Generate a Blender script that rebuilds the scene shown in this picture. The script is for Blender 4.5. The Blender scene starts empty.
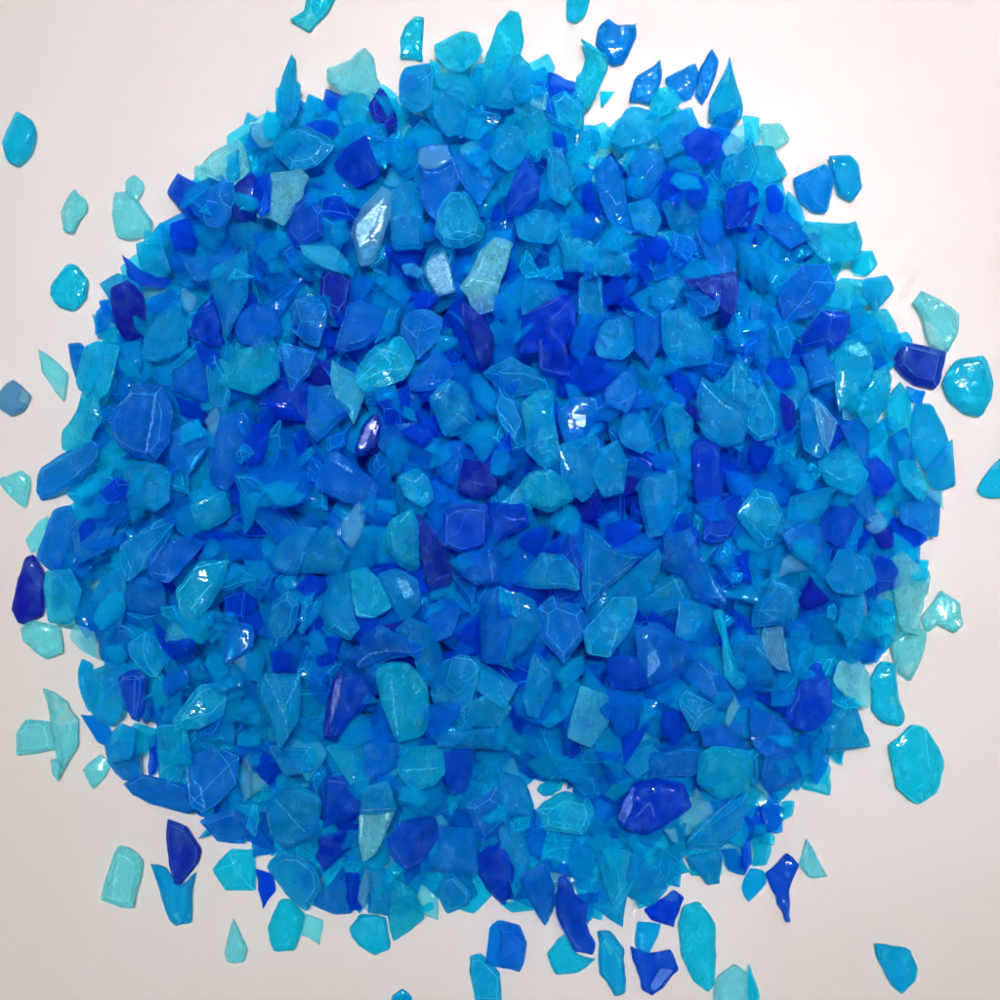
# crushed blue glass poured on a white cloth, seen from above
DATA = '''
@0 0
T 65,445 130,480 140,540 125,600 75,660 30,640 10,575 35,510 |bright cyan lens-shaped chip with one tiny highlight, alone at the upper left
A 295,755 340,800 345,840 310,880 290,930 250,920 240,850 265,790 |pale aqua curved sliver alone on the cloth, near the mint chip pair
A 530,690 565,720 570,750 550,790 505,780 495,720 |tiny aqua chip leaning on top of a wider mint fan-shaped chip
A 455,770 530,770 605,880 605,930 530,955 460,940 445,850 |mint fan-shaped chip on the cloth with a tiny chip on its tip
A 783,640 798,642 800,658 788,664 778,655 |minute aqua crumb, smallest piece, beside the pile's upper left edge
A 815,660 870,600 940,545 975,600 1000,690 950,750 880,730 835,700 |pale turquoise wedge sticking out above the indigo chip, upper left rim
Z 770,800 880,740 930,735 935,800 900,900 840,905 780,850
V 920,800 960,740 1010,705 1045,760 1050,830 1010,890 950,875 |round indigo chip at the pile's upper left rim under a turquoise wedge
C 760,900 915,900 900,960 850,1010 790,970
B 680,890 740,865 770,900 780,980 700,1010
T 550,1000 640,900 680,880 690,980 640,1060 560,1060
@250 0
T 230,-40 350,-30 310,40 240,120 160,75 215,40 |long turquoise chip cut by the photo's top edge, leftmost one there
A 450,180 485,220 500,300 520,350 470,400 380,380 320,330 320,280 400,240 |nearly colourless mint chip at the pile's top rim, with sparkling dots
T 660,65 695,70 690,160 690,235 600,225 600,150 620,95 |blue-turquoise tongue-shaped chip with a straight right side above the pile
T 745,180 850,110 900,120 925,200 880,270 850,300 790,280 750,220 |knobbly turquoise lump at the top rim, right of a tongue-shaped chip
C 155,210 175,240 180,330 200,340 195,480 160,520 110,470 110,400 125,310 140,250 |tall spiky cyan chip like a flame standing off the upper left rim
T 60,450 110,440 130,480 110,560 60,560
A 0,480 60,450 110,520 100,590 40,590 0,540
B 200,485 290,465 350,490 360,540 300,550 240,520
T 350,410 400,360 455,370 475,430 460,500 420,530 380,500 360,450
V 515,340 545,370 585,490 550,520 490,470 480,420 |indigo pointed chip like an arrowhead at the upper rim, tip upward
C 600,290 620,255 710,250 725,300 720,440 660,460 600,400
T 750,300 860,290 890,340 890,430 820,400 750,350
C 740,370 850,370 870,450 850,540 790,550 740,480
T 860,450 920,460 960,520 920,570 860,560
C 100,560 180,490 310,560 340,600 270,680 180,690 110,620
C 400,540 500,505 600,640 520,670 420,640
B 340,660 400,600 470,570 510,700 430,740 370,720
Z 680,590 790,590 840,740 750,900 690,800
W 680,590 790,590 810,650 760,690 700,690 670,650
V 20,720 90,700 100,870 60,890 20,820
A 90,710 200,690 230,720 210,800 150,910 90,880 50,880
B 150,850 240,780 290,860 290,950 200,990 150,930
B 300,800 400,770 440,830 440,890 350,880 290,860
+W 415,895 530,755 575,785 550,920 500,1060 450,1070 420,960 |dagger-shaped pale chip with white scratched face, upper part of the pile
C 570,770 640,720 690,790 690,1000 590,1010 570,900
+T 745,950 750,870 800,780 870,770 935,900 920,950 850,990 780,990 |clear rounded triangular cyan chip with thin bright rim, upper pile centre
Z 800,640 980,600 1000,700 920,840 850,740
C 320,900 380,870 400,950 340,990
C 190,1010 240,960 320,960 340,1010 340,1080 220,1070
@500 0
T -10,90 40,30 75,35 95,150 75,230 0,265 -65,240 -30,150 |turquoise chip like a broad leaf standing alone above the top rim
T 270,-30 365,-20 340,60 300,85 265,70 |small turquoise chip cut by the photo's top edge near the middle
Z 395,100 435,70 475,100 545,90 545,140 500,240 450,255 410,200 385,170 |azure crown-shaped chip touching the end of a long turquoise chip
T 325,165 360,180 440,220 430,270 375,400 320,460 285,440 290,370 345,230 |long turquoise chip leaning under an azure crown-shaped chip, above the pile
C 310,505 390,485 415,550 370,610 300,590 290,545
T -40,290 70,280 120,300 130,390 40,440 -50,420
A 120,350 195,370 180,460 120,440
T 60,400 150,430 215,560 210,640 120,600 60,520
V 200,540 255,535 270,590 260,650 215,600
C 0,510 60,500 110,560 110,640 30,700 -40,640
Z 540,310 640,240 645,330 600,410 520,400
Z 660,310 785,250 800,290 770,380 740,400 690,370
T 640,340 700,340 730,410 650,470 600,440 610,380
Z 850,190 880,240 850,340 815,410 785,370 800,270
C 925,220 970,450 960,480 840,470 840,420 880,320 |tall sharp azure triangle standing off the upper right rim
C 440,570 510,430 560,415 630,460 640,520 560,590 480,595
C 690,470 770,420 800,500 740,600 660,640 640,560
B 730,560 800,510 870,540 880,600 840,650 760,640
V 750,690 790,680 840,750 820,820 770,830 730,790
A 880,600 950,500 1010,470 1020,560 950,620 890,640
T 900,640 1000,560 1040,640 1000,740 920,750 880,700
+Z 450,600 485,680 500,800 490,900 460,925 425,890 385,760 385,690 |upright dark blue chip ending in a clear aqua lip, upper right pile
Z 520,640 560,600 640,610 650,700 560,800 510,780
B 650,680 740,680 745,740 700,850 640,800
B 330,740 365,720 410,880 370,880 335,820
A 270,680 330,640 370,690 340,740 290,730
+B 20,800 100,640 160,740 150,800 80,870 30,880 |cobalt chip crossed by fine white scratches, upper middle of the pile
C 180,620 250,610 300,740 260,830 200,800
Z 280,870 370,850 410,920 350,960 290,930
B 530,970 620,935 680,960 670,1040 560,1030
Z 690,930 760,940 790,1000 740,1060 680,1020
B 900,780 1000,730 1040,800 990,900 900,920
C 510,830 600,800 640,880 610,960 530,930
C 60,850 200,840 240,900 200,980 80,960
T 410,930 500,900 540,970 470,1020 400,1000
Z 800,860 880,830 900,930 850,990 800,950
@750 0
T -40,470 40,470 35,580 -30,600
A 45,490 130,480 165,550 110,590 60,570 |small pale mint chip, almost white, at the pile's upper right rim
T 0,590 100,580 150,690 100,720 0,760
Z 175,710 300,655 345,680 310,845 250,840 200,800
C 320,620 410,610 440,660 455,740 410,795 360,770 340,700 |smooth cyan oval chip overhanging the upper right rim behind an azure wedge
T 215,900 400,890 430,880 450,960 430,1040 300,1060 220,980
V 60,750 100,735 145,780 140,830 100,860 70,820
C 160,740 220,800 240,900 180,920 150,850
B 0,740 30,760 20,840 -30,830
Z 60,860 150,840 220,960 150,1000 80,950
@0 250
T 200,150 260,60 305,60 350,120 340,190 290,240 230,220 200,180 |turquoise pebble-like chip alone on the cloth left of the pile
S 45,515 120,580 90,640 40,665 0,640 -20,600 0,560 |greyish steel-blue chip alone near the photo's left edge
A 145,395 200,430 265,490 245,600 210,560 160,480 |thin pale mint sliver beside a blue chip at the left rim
Z 240,365 300,365 335,400 320,460 310,550 280,550 250,450 |azure chip wedged between a mint sliver and the pile's left rim
T 340,390 390,370 480,400 460,480 440,560 390,600 320,560 300,500
T 330,580 400,600 420,680 360,770 280,800 240,790 240,720 300,660 |bent turquoise chip like a boot hanging off the left rim
Z 170,870 370,775 415,790 410,840 300,930 160,995 140,960 |long azure bar with a cobalt tip sticking out of the left rim
A -20,920 80,880 112,905 100,1020 85,1030 30,985 |small mint three-cornered chip at the photo's left edge, below a steel-blue chip
T 550,-20 650,-30 680,80 620,110 560,60
Z 730,20 830,40 960,0 900,120 780,130
B 480,15 560,80 670,110 650,140 560,140 510,100 |violet-blue curved blade on the upper left rim, point towards the cloth
V 460,170 530,140 590,200 590,300 540,350 480,340 460,260
W 725,145 790,190 770,240 740,250 720,200
Z 600,190 690,150 720,210 620,260 580,240
+B 860,165 870,250 905,370 890,400 750,340 790,230 |royal blue sharp triangle beside a small pinkish grey facet, upper left
+C 590,360 640,250 700,225 760,300 770,400 700,440 620,455 585,420 |glossy rounded azure chip with one strong sparkle, left part of the pile
C 470,370 560,360 570,460 540,500 470,480
C 690,470 630,470 630,540 690,550
+Z 700,500 800,420 830,480 820,620 690,560
B 780,370 890,410 870,490 800,430
B 700,580 830,625 800,700 720,660
+Z 430,690 540,540 680,560 715,640 700,780 640,840 560,830 470,780 |big fan-shaped azure chip split by a white ridge, at the left side
Z 690,740 780,680 830,760 740,900 690,830
Z 850,860 900,680 1000,670 1020,780 920,950 860,930
W 810,680 870,620 905,700 850,750
C 830,90 990,20 1000,200 920,340 870,200
T 770,970 850,940 920,960 920,1040 820,1110
C 480,880 600,845 690,900 695,1000 640,1040 520,1010
V 380,990 460,905 520,940 500,1000 430,1020
+Z 945,330 955,260 1000,210 1100,230 1130,330 1060,400 980,380 |bulging azure chip carrying a pair of white highlights, left of pile centre
T 290,960 400,900 450,850 480,870 400,980 320,1010
@250 250
A 205,-10 340,-20 390,40 380,90 290,70 220,30
T 440,-10 540,-20 540,40 490,80 450,60
C 480,110 600,100 650,180 620,240 580,200
B 690,150 760,190 720,240 650,230
+W 720,25 775,5 800,60 825,170 790,180 745,185 690,90 |frosted whitish ribbed chip, palest one in the middle of the pile
+A 920,20 980,-40 1050,-20 1030,60 1000,140 990,240 920,265 840,160 |big mint-green chip beside the frosted whitish ribbed chip
A 605,65 650,50 690,75 680,110 620,100
V 290,110 340,70 400,130 385,230 340,280 290,200 |speckled purplish grey chip shaped like a leaf, left of pile centre
Z 120,390 270,410 240,500 170,560 140,470
+Z 165,230 210,190 280,200 325,270 290,400 220,370 170,320 |clear egg-shaped azure chip below and left of the speckled purplish chip
+Z 340,400 390,220 440,200 530,240 530,330 470,390 370,415 |clear rounded azure chip with looping bright edges above a crumpled turquoise chip
C 560,240 600,235 580,330 500,380 540,290
+Z 620,260 700,240 775,280 750,370 670,440 600,330
+T 430,480 500,380 600,340 660,440 620,520 470,570 430,540 |crumpled turquoise chip with many creases, left of the pile's centre
B 790,250 850,230 920,450 890,480 830,350
+V 850,215 930,270 975,340 970,430 920,480 870,330 |slate-violet flat slab with a pale left edge, above the pile's centre
Z 640,520 750,400 800,460 810,510 730,560 650,560
+T 720,600 800,520 850,550 905,660 890,720 780,750 740,650
C 880,520 920,490 1000,600 1080,700 960,660 900,600
Z 240,550 320,550 400,650 270,760 230,700
+T 0,400 70,330 110,380 140,520 40,590 -110,540 -90,470 -50,370 |large pale turquoise chip under the azure chip with paired highlights
B 500,600 640,540 640,640 600,730 540,690
+V 420,800 460,690 510,650 530,700 500,790 440,820 |mauve chip with a whitish streak, in the middle left of the pile
B 600,730 740,650 760,720 690,790
C 530,800 570,740 650,780 590,900
+Z 280,900 340,800 400,850 510,940 490,1010 380,1010 270,950
+T 585,910 670,870 715,910 735,1000 690,1030 620,990
Z 740,780 860,760 850,870 810,945 750,900
C 880,720 975,700 970,800 930,860 890,800
+V 830,960 860,840 960,860 990,960 900,990 |dark purple-brown chip almost exactly at the pile's centre
Z 100,960 180,870 240,910 240,1000 100,1040
C -60,900 30,900 100,960 50,1020 -20,1010
B 0,680 70,690 50,840 -10,870 -30,760
B 170,760 210,700 250,760 200,850
@500 250
C 10,180 60,200 80,310 50,340 10,300
C 90,210 100,110 180,80 240,180 170,220 90,260
B 80,420 100,270 240,180 290,200 290,320 250,400
B 170,340 200,325 260,390 280,500 160,480
Z 310,260 370,255 385,340 340,375
C 380,390 420,290 530,260 540,380 480,440 390,430
Z 540,270 640,260 650,370 600,465 540,400
B 410,150 460,100 490,150 480,210 420,230
T 320,0 500,0 540,60 470,100 320,90
C 590,220 620,150 700,90 750,130 700,220 640,250
V 740,130 940,95 945,290 880,270 850,160 760,160 |purple-tinted oblong slab partly under a small six-sided blue chip
+Z 750,160 880,150 870,240 820,265 770,250 |small six-sided blue chip lying on a purple-tinted oblong slab
C 650,260 760,250 840,350 830,450 700,470 650,400
+T 870,560 950,415 990,470 1000,640 940,620
+C 780,680 800,510 900,590 985,660 970,760 900,790 820,750 |broad azure chip with two sparkles side by side, right of pile centre
+T 80,620 150,570 210,570 220,700 240,850 180,880 100,800 100,700 |half-moon aqua chip with crackled lower half, right beside the pile's centre
+Z 230,650 300,590 380,590 390,650 350,740 270,785 240,720
+C 470,720 500,645 560,660 600,760 560,820 480,770
T 645,650 690,620 740,660 770,690 740,850 680,780
V 670,500 700,460 760,520 780,590 720,640
C 240,790 380,750 420,900 330,1000 250,930
+C 400,800 470,760 510,850 490,970 410,990 360,900 |cyan chip with a single big white glint, just right of centre
C 575,900 690,890 700,980 640,1130 590,1140 560,1000
Z 590,830 700,800 710,850 620,880
B 770,770 880,760 890,980 780,1000
Z 610,60 700,-20 760,40 700,100 620,120
B 510,30 580,-10 620,110 580,130
Z 420,560 530,460 550,560 500,650 420,620
+T 75,950 120,890 200,880 260,920 290,1000 200,1050 110,1010 |clear bubbly aqua chip below the half-moon aqua chip
C 0,560 60,600 95,680 60,770 0,700 -20,630
Z 900,880 1000,900 1010,990 920,970
Z 920,330 1000,260 1060,330 1020,420 900,400
@750 250
A 655,210 690,165 760,200 835,260 830,340 790,410 720,370 695,280 |big pale mint chip off the right rim, behind the indigo block
C 520,340 640,320 670,350 670,380 590,380 570,450 530,400
+V 590,365 680,385 785,410 745,555 660,535 580,465 |indigo block-shaped chip on the right rim, in front of pale mint chip
T 795,480 810,450 930,425 965,540 960,590 925,665 860,650 800,600 770,530 |large five-sided turquoise chip on the cloth right of the indigo block
C 440,130 540,105 580,155 500,245 440,190
T 410,60 430,0 500,-5 525,50 480,100 430,90
+Z 110,160 200,70 290,80 310,180 250,260 130,290
C 390,240 500,265 520,330 480,380 400,370
B 220,330 280,250 380,265 385,320 350,385 220,380
C 85,310 150,290 190,350 150,440 110,400
+T 335,420 400,360 460,370 500,450 470,530 340,650 330,520 |large pale turquoise chip with bright left edge, right part of the pile
T 480,500 540,470 560,520 550,620 490,720 420,640
Z 210,420 300,385 330,520 240,550
T 560,700 550,600 610,530 650,600 660,690 620,760
C 670,610 740,620 800,760 780,860 700,880 650,780 650,680
C 700,870 800,760 835,940 780,960 730,950
C 200,630 230,560 270,620 290,760 260,830 200,790
+W 240,590 350,690 300,820 270,750
+T 270,850 400,785 445,890 420,960 390,985 300,940 |six-sided dusty turquoise chip alone on darker blue, right side of pile
Z 350,710 440,670 480,760 490,870 450,870 400,790
V 110,570 170,610 190,700 150,730 110,650
C -20,500 40,520 95,660 90,740 30,755 -20,700
B 0,770 90,760 80,850 30,890 -10,840
T 90,780 190,770 170,840 90,865
T 915,955 960,880 1010,830 1040,860 1030,990 930,980 |cyan chip cut by the photo's right edge
T 590,850 660,850 720,950 680,1000 600,940
Z 640,540 720,560 700,620 650,600
A 690,960 790,960 780,1040
B 80,430 150,440 180,540 110,560 60,500
Z 0,230 40,220 60,330 100,400 60,500 0,420
@0 500
A 95,160 150,80 190,60 170,180 120,215
T 170,350 190,290 300,280 340,370 280,490 180,490
+Z 135,230 200,40 280,20 305,80 270,230 230,290 160,250
+V 100,230 130,220 170,290 165,460 75,495 45,440 70,320 |deep indigo curved chip, farthest out on the left rim
A 80,510 130,480 235,510 250,610 175,640 90,560 |mint bow-tie shaped chip just below the indigo chip at left rim
A 280,540 310,490 400,520 390,630 320,600
Z 370,50 400,-10 520,0 510,100 400,120
V 310,110 360,65 395,110 330,170
Z 350,180 500,120 480,190 370,200
C 500,180 660,65 690,80 630,220 540,310 510,240
Z 600,240 650,180 750,150 830,170 790,220 700,320 620,300
+T 715,360 800,250 920,240 890,350 780,500 730,440 |pale cyan leaf-shaped chip with a bright outline, lower left of pile
C 700,50 790,0 800,120 750,160 700,120
T 780,20 900,-30 920,60 830,120 800,110
C 360,400 440,300 510,290 520,400 470,530 400,520
Z 520,360 560,310 660,320 670,430 590,450 520,430
V 605,480 690,550 690,640 640,600
B 680,560 800,540 800,600 700,640
C 520,580 590,530 680,620 630,700 550,650
C 680,470 730,450 860,440 860,500 750,530
+Z 900,540 940,490 1010,500 1020,580 900,660
W 930,640 1000,610 1050,640 1050,720 980,700
C 285,700 300,640 350,660 360,760 340,860 290,760
C 350,700 500,640 520,700 480,850 440,900 370,880 340,780
+B 470,710 550,670 600,700 560,890 520,870 480,780 |violet-blue arrowhead pointing down, inside the lower left rim
+T 700,870 800,740 880,735 905,790 890,860 800,910 720,915 |clear oval aqua chip below the leaf-shaped one, lower left of pile
C 670,800 740,740 720,830 690,890
A 60,930 100,880 190,890 210,1000 60,1025 |short wide mint chip behind a long mint blade, left of the rim
A 175,760 240,790 310,880 310,980 260,1060 230,1120 215,950 200,850 |long curved mint blade on the cloth, lower left of the pile
Z 305,865 400,870 430,930 420,1000 370,980
C 430,960 480,900 550,920 540,1020 440,1040
B 890,380 990,360 980,480 900,470
Z 900,160 1000,160 1020,230 920,250
Z 640,720 760,650 770,720 670,790
@250 500
T -30,-20 60,-30 20,100 -20,140
C 90,240 110,180 200,110 270,120 240,190 190,290 110,280
+C 190,290 240,180 320,100 380,180 400,210 370,300 290,290
W 370,100 430,5 470,30 450,130 420,195 380,160
+T 530,160 570,80 650,35 680,100 675,270 650,290 590,260 |bright turquoise teardrop chip, brightest in the pile, left of centre
+V 680,50 740,120 810,270 790,370 730,380 700,260 690,150 |long dark navy chip with a dotted white edge, below the pile's centre
B 780,50 860,20 950,30 940,170 840,195 780,170
Z 840,220 1000,190 990,320 900,330 850,290
V 950,10 1090,20 1110,100 1000,160 960,140
+C 280,400 340,300 400,290 420,440 450,500 410,550 310,510 280,460
+T 400,285 470,275 540,350 565,430 500,470 430,465 410,370 |aqua rounded chip overlapping another, directly below the turquoise teardrop chip
C 520,300 600,280 670,320 680,400 660,450 600,475 570,400
+C 60,480 80,420 170,360 210,410 180,520 110,590 80,560
T 190,520 270,390 290,440 210,540
B 180,350 230,300 330,310 290,370 240,400
V 260,650 310,540 370,550 340,650 280,670
C 600,510 650,470 720,500 760,600 780,680 740,760 680,680 660,590
+Z 420,650 450,540 530,490 620,540 665,630 600,610 500,650 430,680 |dome-shaped azure chip just above the pale pillar-shaped chip
+T 515,680 560,640 640,650 710,730 720,880 690,940 590,960 550,850 |pale pillar-shaped cyan chip with a long white glint, lower pile
C 730,770 780,650 860,620 910,660 890,770 850,830 740,810
B 370,720 450,700 500,780 400,880 350,950 310,930
+V 300,950 290,900 330,720 380,675 360,790 320,940 |narrow violet blade with frosted whitish side, lower left of centre
+C 30,740 60,690 215,685 210,860 130,1000 90,880 |big azure chip tapering downward like a tooth, lower left of centre
Z 235,720 260,670 320,680 300,840 240,770
C 0,590 65,640 40,730 -20,720
B 75,600 180,600 170,670 90,690
Z 450,920 540,880 570,950 540,1060 460,1020
T 850,820 980,760 1040,820 1000,900 900,900
Z 930,400 1000,350 1040,500 1000,640 930,640
B 820,530 920,460 920,620 850,620
Z 700,470 760,400 840,420 800,540 740,560
Z 0,370 90,280 90,350 40,400
T 490,0 580,0 590,60 510,40
@500 500
T 210,80 280,10 325,60 315,130 280,150 220,120
B 420,100 530,70 560,120 440,210
Z 450,210 490,140 600,130 640,190 560,220
+Z 650,150 750,110 790,220 900,380 890,430 780,390 730,310 650,270 |long blue slab with a raised white edge, right of and below centre
C 340,120 430,180 560,230 430,340 350,430 330,320
C 60,330 170,215 250,220 300,290 300,350 140,350
Z 160,430 210,390 320,440 355,520 250,640 160,540
C 340,520 450,400 540,395 530,480 430,615 350,600
+Z 530,510 620,480 700,540 770,600 760,680 600,740 560,660 |blue chip with a chalky scuffed patch, lower right of centre
C 700,550 720,400 810,410 850,470 800,560
+C 90,780 120,650 140,600 205,680 210,760 150,870 110,860 |glossy drop-shaped blue chip with pointed top, below the pile's centre
+T 840,440 890,440 920,600 950,680 990,700 985,740 950,760 890,700 880,560 |ribbon-like cyan chip ending in a round knob, right of the scuffed chip
Z 720,700 800,630 880,700 920,780 880,830 790,760
C 710,800 740,760 870,830 830,900 770,920
A 890,880 920,750 960,820 910,910
Z 445,790 580,780 570,860 530,930 470,880
C 570,800 640,800 620,870 540,940
T 160,900 220,840 300,770 280,850 200,910
A 270,930 320,740 430,790 430,900 360,980
B 430,620 560,640 580,740 450,750
T 220,690 330,620 340,680 250,760
B 640,830 720,840 750,920 700,980 640,920
C 0,360 130,400 160,500 80,620 0,640
Z 790,900 980,900 940,990 820,980
V 940,230 1000,190 1010,340 970,320
+T 930,60 960,10 1000,-40 1080,-30 1130,60 1100,190 1060,190 980,120 |bright turquoise six-sided chip with clear rim, right side of the pile
@750 500
+C 10,430 70,310 170,350 190,460 150,500 10,510
+W 10,590 40,510 130,500 160,690 100,670 |glassy pale blue wedge pointing down, just below a squarish azure chip
V 200,420 240,300 315,400 230,445
W 100,310 120,240 190,200 240,280 160,290
C 300,310 350,200 480,240 500,320 440,370 330,360
T 450,520 490,400 570,400 580,540 510,560
A 550,240 600,220 720,310 710,370 680,460 690,530 610,510 580,400 |large mint chip at the lower right rim beneath a cobalt beak-shaped chip
+B 480,210 540,230 590,290 600,340 500,385 460,370 |cobalt beak-shaped chip jutting over the large mint chip, right rim
A 690,470 770,365 840,410 855,500 820,530 760,500 710,530 |mint chip with flared end, outermost on the lower right rim
A 570,570 610,520 710,520 700,620 650,730 600,690 |pale mint chip directly below the large mint chip, lower right rim
Z 430,590 440,540 560,600 520,660 430,640
T 480,720 520,650 580,660 590,780 620,860 600,900 540,890 490,840 |turquoise slipper-shaped chip on the cloth at the lower right rim
A 320,720 350,650 430,640 480,700 470,830 380,780
C 280,900 350,790 400,800 450,920 490,990 300,1000
+B 140,860 200,730 270,640 310,750 310,850 250,920 180,910 |large violet-blue chip like a shark fin at the lower right rim
Z 0,830 60,850 150,900 190,1000 50,1010 0,950
C 360,400 440,380 440,480 390,580 350,500
C 250,460 330,430 350,560 260,590
C 250,610 400,580 410,600 330,640
+W 450,110 510,20 560,80 540,130 490,140
Z 630,-20 780,-30 750,140 690,130 600,90 580,20
V 490,140 570,100 570,190 520,200
B 290,90 360,-10 420,70 370,190 300,150
Z 110,130 200,90 280,110 300,210 240,250 150,200
C 110,40 200,10 240,70 180,100
C 150,520 240,520 240,600 180,610
Z 190,930 260,920 330,990 320,1060 270,1150 200,1010
@750 750
T 555,-20 650,-95 700,-90 775,35 740,170 670,215 590,150 575,70 |big turquoise chip with frosted edges, alone on the cloth at lower right
Z 50,0 150,0 215,120 80,165 40,100
Z 40,240 90,180 130,230 135,330 100,335 60,310
T 10,290 60,290 95,400 80,480 20,480
+B 65,500 150,420 200,465 160,560 160,690 145,690 110,590 |cobalt claw-shaped chip pointing down beside a small mint triangle
A 230,360 315,510 240,515 200,460 |small mint triangle on the cloth beside the cobalt claw
C 10,480 60,490 75,540 0,620 -30,560
C 500,775 640,800 675,880 660,920 610,975 570,940 520,850 |lone cyan shield-shaped chip near the photo's lower right corner
B -40,380 10,340 10,460 -20,500
T -15,930 0,860 45,990 30,1020 0,1020
@0 750
A 195,40 240,35 235,90 230,125 205,100 |tiny mint splinter under the curved mint blade, lower left
A 315,90 390,25 430,70 400,130 360,165 |small green-tinted four-sided chip near the pile's lower left edge
Z 420,-30 550,-40 560,120 480,130 430,60
Z 490,150 570,100 750,130 800,220 740,250 600,220 520,190
+Z 740,30 870,-10 960,20 950,130 880,200 820,240 770,200
C 605,460 660,470 720,545 780,490 760,690 700,705 660,640 |teal-blue forked chip on the cloth under an indigo fin, lower left
+V 670,275 740,310 800,400 790,450 720,540 690,530 670,400 |indigo fin-shaped chip leaning on a forked teal-blue chip, lower left
A 470,385 510,390 570,440 530,630 450,610 405,590 430,500 |green-aqua tilted bar-shaped chip alone on the shaded cloth, lower left
A 930,675 985,800 975,850 905,855 895,820 |thin aqua splinter standing alone below the pile's lower left edge
Z 810,280 940,230 1000,290 960,380 870,370
T 850,480 920,400 1010,400 1020,560 900,560
B 590,-20 640,10 600,110 570,130
W 970,40 1010,0 1010,180 970,170
@250 750
+C 60,200 190,110 300,160 280,330 130,400 80,330
+C 60,480 110,420 200,410 280,470 290,540 220,650 140,590
T 70,720 120,600 170,600 220,660 180,800 100,800
A 190,740 220,660 290,690 275,790
B 320,100 460,110 450,170 440,260 300,300 310,180
B 300,320 440,290 440,350 300,480 270,420
C 470,130 560,100 590,220 450,240
C 570,110 660,160 770,130 780,190 720,260 640,250
+T 580,60 640,0 770,-20 780,80 740,130 660,160 600,110 |turquoise chip with a mint flash on its corner, below the pillar-shaped chip
+A 440,250 540,225 585,235 510,400 460,430 440,350 |pale arrowhead-shaped chip with whitish sides near the bottom rim
+B 550,340 620,265 740,270 750,360 700,440 630,475 570,400
Z 700,480 750,310 890,310 905,480
Z 250,630 380,450 400,660 330,670
B 380,480 440,480 440,660 390,670
W 425,610 460,450 480,520 460,660
C 480,480 560,470 580,560 550,660 470,660
T 560,480 660,560 690,680 570,780 550,650
T 395,720 440,660 540,670 560,800 500,820 430,780
C 770,520 820,500 880,570 870,620 790,670 760,610 |small cyan chip alone in the cloth gap below the pile's bottom rim
Z 870,210 990,150 1020,300 930,370
+B 890,440 950,370 1020,380 1060,470 1020,640 940,560
Z 960,700 1000,680 1080,700 1105,770 1080,880 1000,870 940,860
C 880,830 920,820 1000,900 1005,1010 900,1010 880,900
C 565,990 610,960 650,1000 630,1040 570,1040 |cyan tip cut by the photo's bottom edge, left of the middle
B 780,0 890,-20 880,100 850,165 790,110
V 40,600 20,480 90,500 100,570 50,640
Z 0,450 10,250 70,350 100,410
B 20,80 60,0 130,80 70,150
Z 470,120 460,-30 580,-20 580,70
C 80,-10 250,-20 260,60 150,100
@500 750
T 100,50 180,0 270,10 280,80 240,125 150,100
C 0,290 60,280 110,370 110,480 60,560 0,400
T 150,230 250,160 340,170 360,230 320,300 160,290
Z 100,310 140,240 190,340 160,450 110,400
Z 80,500 170,450 215,550 210,650 180,715 130,620
T 190,820 260,740 310,820 380,840 310,890 225,900
+B 230,490 260,480 300,560 345,600 340,680 380,770 370,820 300,810 240,700 225,620 |long cobalt boot-shaped chip hanging off the bottom rim
C 270,430 330,420 380,500 350,570 300,540
T 400,400 520,400 540,480 470,630 420,540
C 520,400 620,470 670,560 600,640 510,580
+B 490,310 470,270 480,220 540,130 600,110 730,130 760,220 640,310 580,330 |deep ultramarine hollow chip with whitish end face, lower right of the pile
C 650,320 740,280 750,400 710,440
A 655,320 700,310 720,380 690,370
T 800,130 800,20 850,-20 990,0 990,160 880,190
+C 745,360 790,290 980,160 960,320 880,400 760,400 |cyan leaf-shaped chip with pointed tip, right of the deep ultramarine chip
C 750,430 880,400 885,545 840,550
Z 880,400 940,390 1000,480 990,520 930,500
C 640,380 720,440 730,570 660,540 620,470
B 580,650 700,570 740,600 700,720 610,690
C 550,690 650,700 620,780 570,840 540,780
B 525,790 600,820 680,800 715,880 610,985 570,960 |cobalt scoop-shaped chip on the cloth near the bottom edge
C 390,730 440,730 500,800 500,970 460,985 400,900 |bright cyan chip with a white spot, beside the cobalt boot-shaped chip
T 715,700 740,620 800,610 860,690 855,930 830,965 770,920 730,820 |tall turquoise chip at the bottom rim, right of a cobalt scoop-shaped chip
Z 0,700 60,700 110,770 80,880 0,860
T 360,610 400,600 415,700 370,680
Z 600,0 740,-20 800,0 800,100 600,105
Z 380,0 480,0 470,100 440,150
A 860,920 940,860 1000,900 1030,1000 1020,1060 860,1040 |mint-blue chip cut by the photo's bottom edge, right of the middle
C 260,110 380,100 400,180 340,200
C 0,80 90,120 130,220 120,260 0,240
B 0,400 30,430 50,600 0,640 -10,500
T 540,350 600,400 610,450 520,400
'''
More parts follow.
